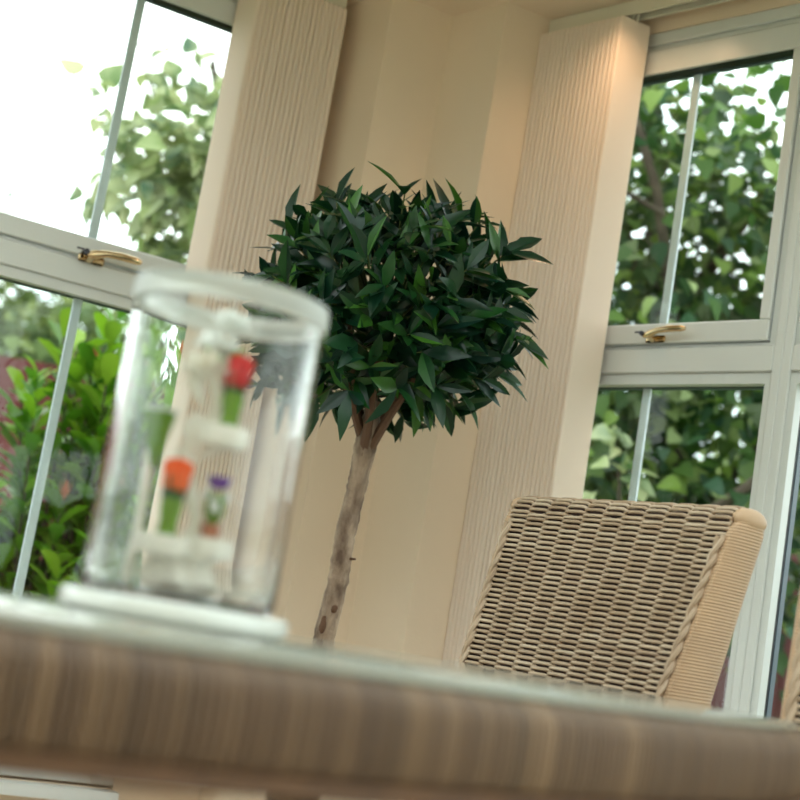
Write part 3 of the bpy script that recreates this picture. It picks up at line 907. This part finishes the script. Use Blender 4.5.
# laurel hedge bushes outside the left window
def laurel(loc, r, h, seed, label, nst=46):
    rg = random.Random(seed)
    root = empty('laurel_bush', loc, 0, label, 'shrub')
    lf = MB(); yg = MB(); stm = MB()
    for i in range(nst):
        a = rg.uniform(0, 2*pi); q = sqrt(rg.random())
        top = Vector((cos(a)*q*r, sin(a)*q*r, h*rg.uniform(.35, 1.0)*(1-.25*q*q)))
        base = Vector((top.x*.4, top.y*.4, 0))
        mid_ = base.lerp(top, .5)+Vector((rg.uniform(-.05, .05), rg.uniform(-.05, .05), 0))
        stm.tube([base, mid_, top], [.009, .006, .003], 5, cap=False)
        ax = (top-mid_).normalized()
        nl = rg.randint(24, 32)
        for k in range(nl):
            t = k/nl; p = mid_.lerp(top, t) if k > nl*.3 else base.lerp(mid_, .25+.75*t/.3)
            an = k*2.4; sd = Vector((cos(an), sin(an), 0))
            up = .35+1.1*t
            L = rg.uniform(.095, .145)
            lf.leaf(p, sd+Vector((0, 0, up)), Vector((-sd.x*up, -sd.y*up, 1)), L, L*.44, rg.uniform(.1, .35), 'obov', .15)
        if rg.random() < .16:
            yg = MB()
            for k in range(4):
                an = k*1.6; yg.leaf(top, Vector((cos(an)*.5, sin(an)*.5, 1)), (cos(an), sin(an), 0), .07, .018, .2, 'lance')
            yg.build('young_shoot', M['laurel_young'], root)
    stm.build('stems', M['bark_dark'], root); lf.build('foliage', M['laurel'], root)
    return root
laurel((-0.98, 5.10, -.15), .40, 1.98, 1, 'tall laurel shrub right of the thin bar in the lower left window', 125)
laurel((-1.52, 5.20, -.15), .36, 1.46, 2, 'lower laurel shrub left of the thin bar in the lower left window', 105)
laurel((-0.62, 4.75, -.15), .30, 1.35, 3, 'laurel shrub seen through the glass cylinder', 70)
laurel((-2.22, 5.3, -.15), .34, 1.25, 4, 'laurel shrub at the far left beyond the window')

# tree with large pale variegated leaves
def tree(name, loc, label, trunk_pts, clouds, mleaf, seed, kind='heart', L=.11, trunk_r=.06, ratio=.85, cat='tree'):
    rg = random.Random(seed)
    root = empty(name, loc, 0, label, cat)
    lo = Vector(loc)
    tb = MB()
    for (pts, r0, r1) in trunk_pts:
        n = len(pts); tb.tube([Vector(p)-lo for p in pts], [r0+(r1-r0)*i/(n-1) for i in range(n)], 8)
    tb.build('trunk', M['bark_dark'], root)
    lb = MB()
    for (c, r, n, cl) in clouds: leaf_cloud(lb, Vector(c)-lo, r, n, L, kind, rg, ratio, .15, clump=cl)
    lb.build('foliage', mleaf, root)
    return root
tree('poplar_tree', (-.55, 6.9, -.15), 'pale variegated tree against the white sky in the upper left window',
     [([(-.55, 6.9, -.15), (-.58, 6.85, 1.2), (-.75, 6.8, 2.2), (-1.0, 6.7, 2.8), (-1.15, 6.6, 3.3)], .07, .012),
      ([(-.75, 6.8, 2.2), (-1.1, 6.6, 2.5), (-1.5, 6.5, 2.75)], .02, .006), ([(-.9, 6.7, 2.6), (-1.35, 6.6, 3.0), (-1.5, 6.5, 3.3)], .014, .004),
      ([(-.58, 6.85, 1.3), (-.3, 6.8, 2.2), (-.1, 6.7, 3.0)], .04, .01)],
     [((-1.08, 6.55, 2.74), (.36, .4, .50), 430, 44), ((-1.42, 6.5, 2.85), (.26, .3, .48), 70, 15), ((-.45, 6.7, 2.4), (.6, .6, .65), 340, 40), ((-1.02, 6.5, 2.25), (.3, .35, .35), 90, 12), ((-1.30, 6.6, 3.25), (.12, .2, .10), 5, 2)],
     M['varieg'], 3, L=.115)
tree('maple_tree', (1.55, 7.2, -.15), 'dense dark green tree filling the view of the right window',
     [([(1.55, 7.2, -.15), (1.50, 7.15, 1.2), (1.30, 7.0, 2.2), (1.05, 6.9, 3.2), (.9, 6.8, 4.2)], .11, .03),
      ([(1.42, 7.1, 1.5), (1.75, 6.8, 1.95), (2.1, 6.6, 2.2)], .05, .02), ([(1.2, 6.9, 2.5), (.8, 6.5, 2.9), (.45, 6.3, 3.4)], .05, .015),
      ([(1.45, 7.1, 1.3), (1.0, 6.7, 1.7), (.7, 6.4, 1.9)], .04, .012), ([(1.2, 6.9, 2.4), (1.5, 6.7, 3.0), (1.8, 6.5, 3.6)], .045, .015),
      ([(1.15, 6.2, 2.25), (.9, 5.75, 2.75), (.62, 5.6, 3.25)], .03, .014), ([(.95, 5.8, 2.66), (.75, 5.7, 2.7), (.55, 5.6, 2.62)], .013, .007), ([(1.45, 7.1, 1.2), (1.3, 5.8, 1.45), (1.7, 5.7, 1.85)], .035, .016)],
     [((1.1, 6.5, 2.75), (1.15, .9, 1.15), 4200, 190), ((1.3, 6.6, 1.55), (1.3, .9, .75), 2200, 120), ((2.3, 6.3, 2.2), (.8, .8, 1.5), 1100, 60), ((.7, 6.9, 3.9), (1.0, .7, .6), 500, 40)],
     M['tree_leaf'], 9, L=.088)
# a paler branch nearer the glass
tree('ivy_shrub', (1.02, 5.35, -.15), 'pale-leaved variegated shrub close behind the right window',
     [([(1.02, 5.35, -.15), (.95, 5.3, .8), (.82, 5.2, 1.5)], .02, .006)],
     [((.80, 5.15, 1.42), (.13, .12, .22), 26, 6), ((1.0, 5.3, .8), (.25, .2, .4), 60, 8)], M['varieg'], 5, L=.075, cat='shrub')
# far trees
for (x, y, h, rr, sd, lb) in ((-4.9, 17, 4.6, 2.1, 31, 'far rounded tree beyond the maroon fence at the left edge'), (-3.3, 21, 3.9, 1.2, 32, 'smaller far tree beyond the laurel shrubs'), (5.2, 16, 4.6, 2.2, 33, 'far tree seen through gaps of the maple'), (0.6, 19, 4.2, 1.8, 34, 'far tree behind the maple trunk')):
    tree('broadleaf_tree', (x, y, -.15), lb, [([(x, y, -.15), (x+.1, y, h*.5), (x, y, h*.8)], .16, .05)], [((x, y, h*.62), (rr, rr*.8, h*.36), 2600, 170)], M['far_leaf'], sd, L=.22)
# maroon fence around the garden
fn = empty('garden_fence', (-1.5, 7.6, -.15), 0, 'maroon painted board fence behind the shrubs', 'fence')
def fence_run(p, q, h):
    p = Vector(p); q = Vector(q); d = q-p; n = int(d.length/.15); d.normalize(); nn = Vector((-d.y, d.x)); mb = MB()
    for i in range(n):
        a = p+d*(.15*i+.002); b = p+d*(.15*(i+1)-.002); off = nn*(.012*(i % 2))
        pts = [a+off, b+off, b+off+nn*.018, a+off+nn*.018]
        mb.prism([(x.x+1.5, x.y-7.6) for x in pts], 0.0, h)
    mb.build('board_panel', M['fence'], fn, smooth=False)
    for i in range(0, n, 12):
        a = p+d*(.15*i)+nn*.03
        MB().box(a.x+1.45, a.x+1.55, a.y-7.6, a.y-7.5, 0, h+.03, .01).build('post', M['fence'], fn)
fence_run((-9, 7.4), (0.6, 8.17), 2.08)
fence_run((0.6, 8.17), (3.5, 8.4), 1.72)
fence_run((3.5, 8.4), (8.5, 3.0), 1.6)
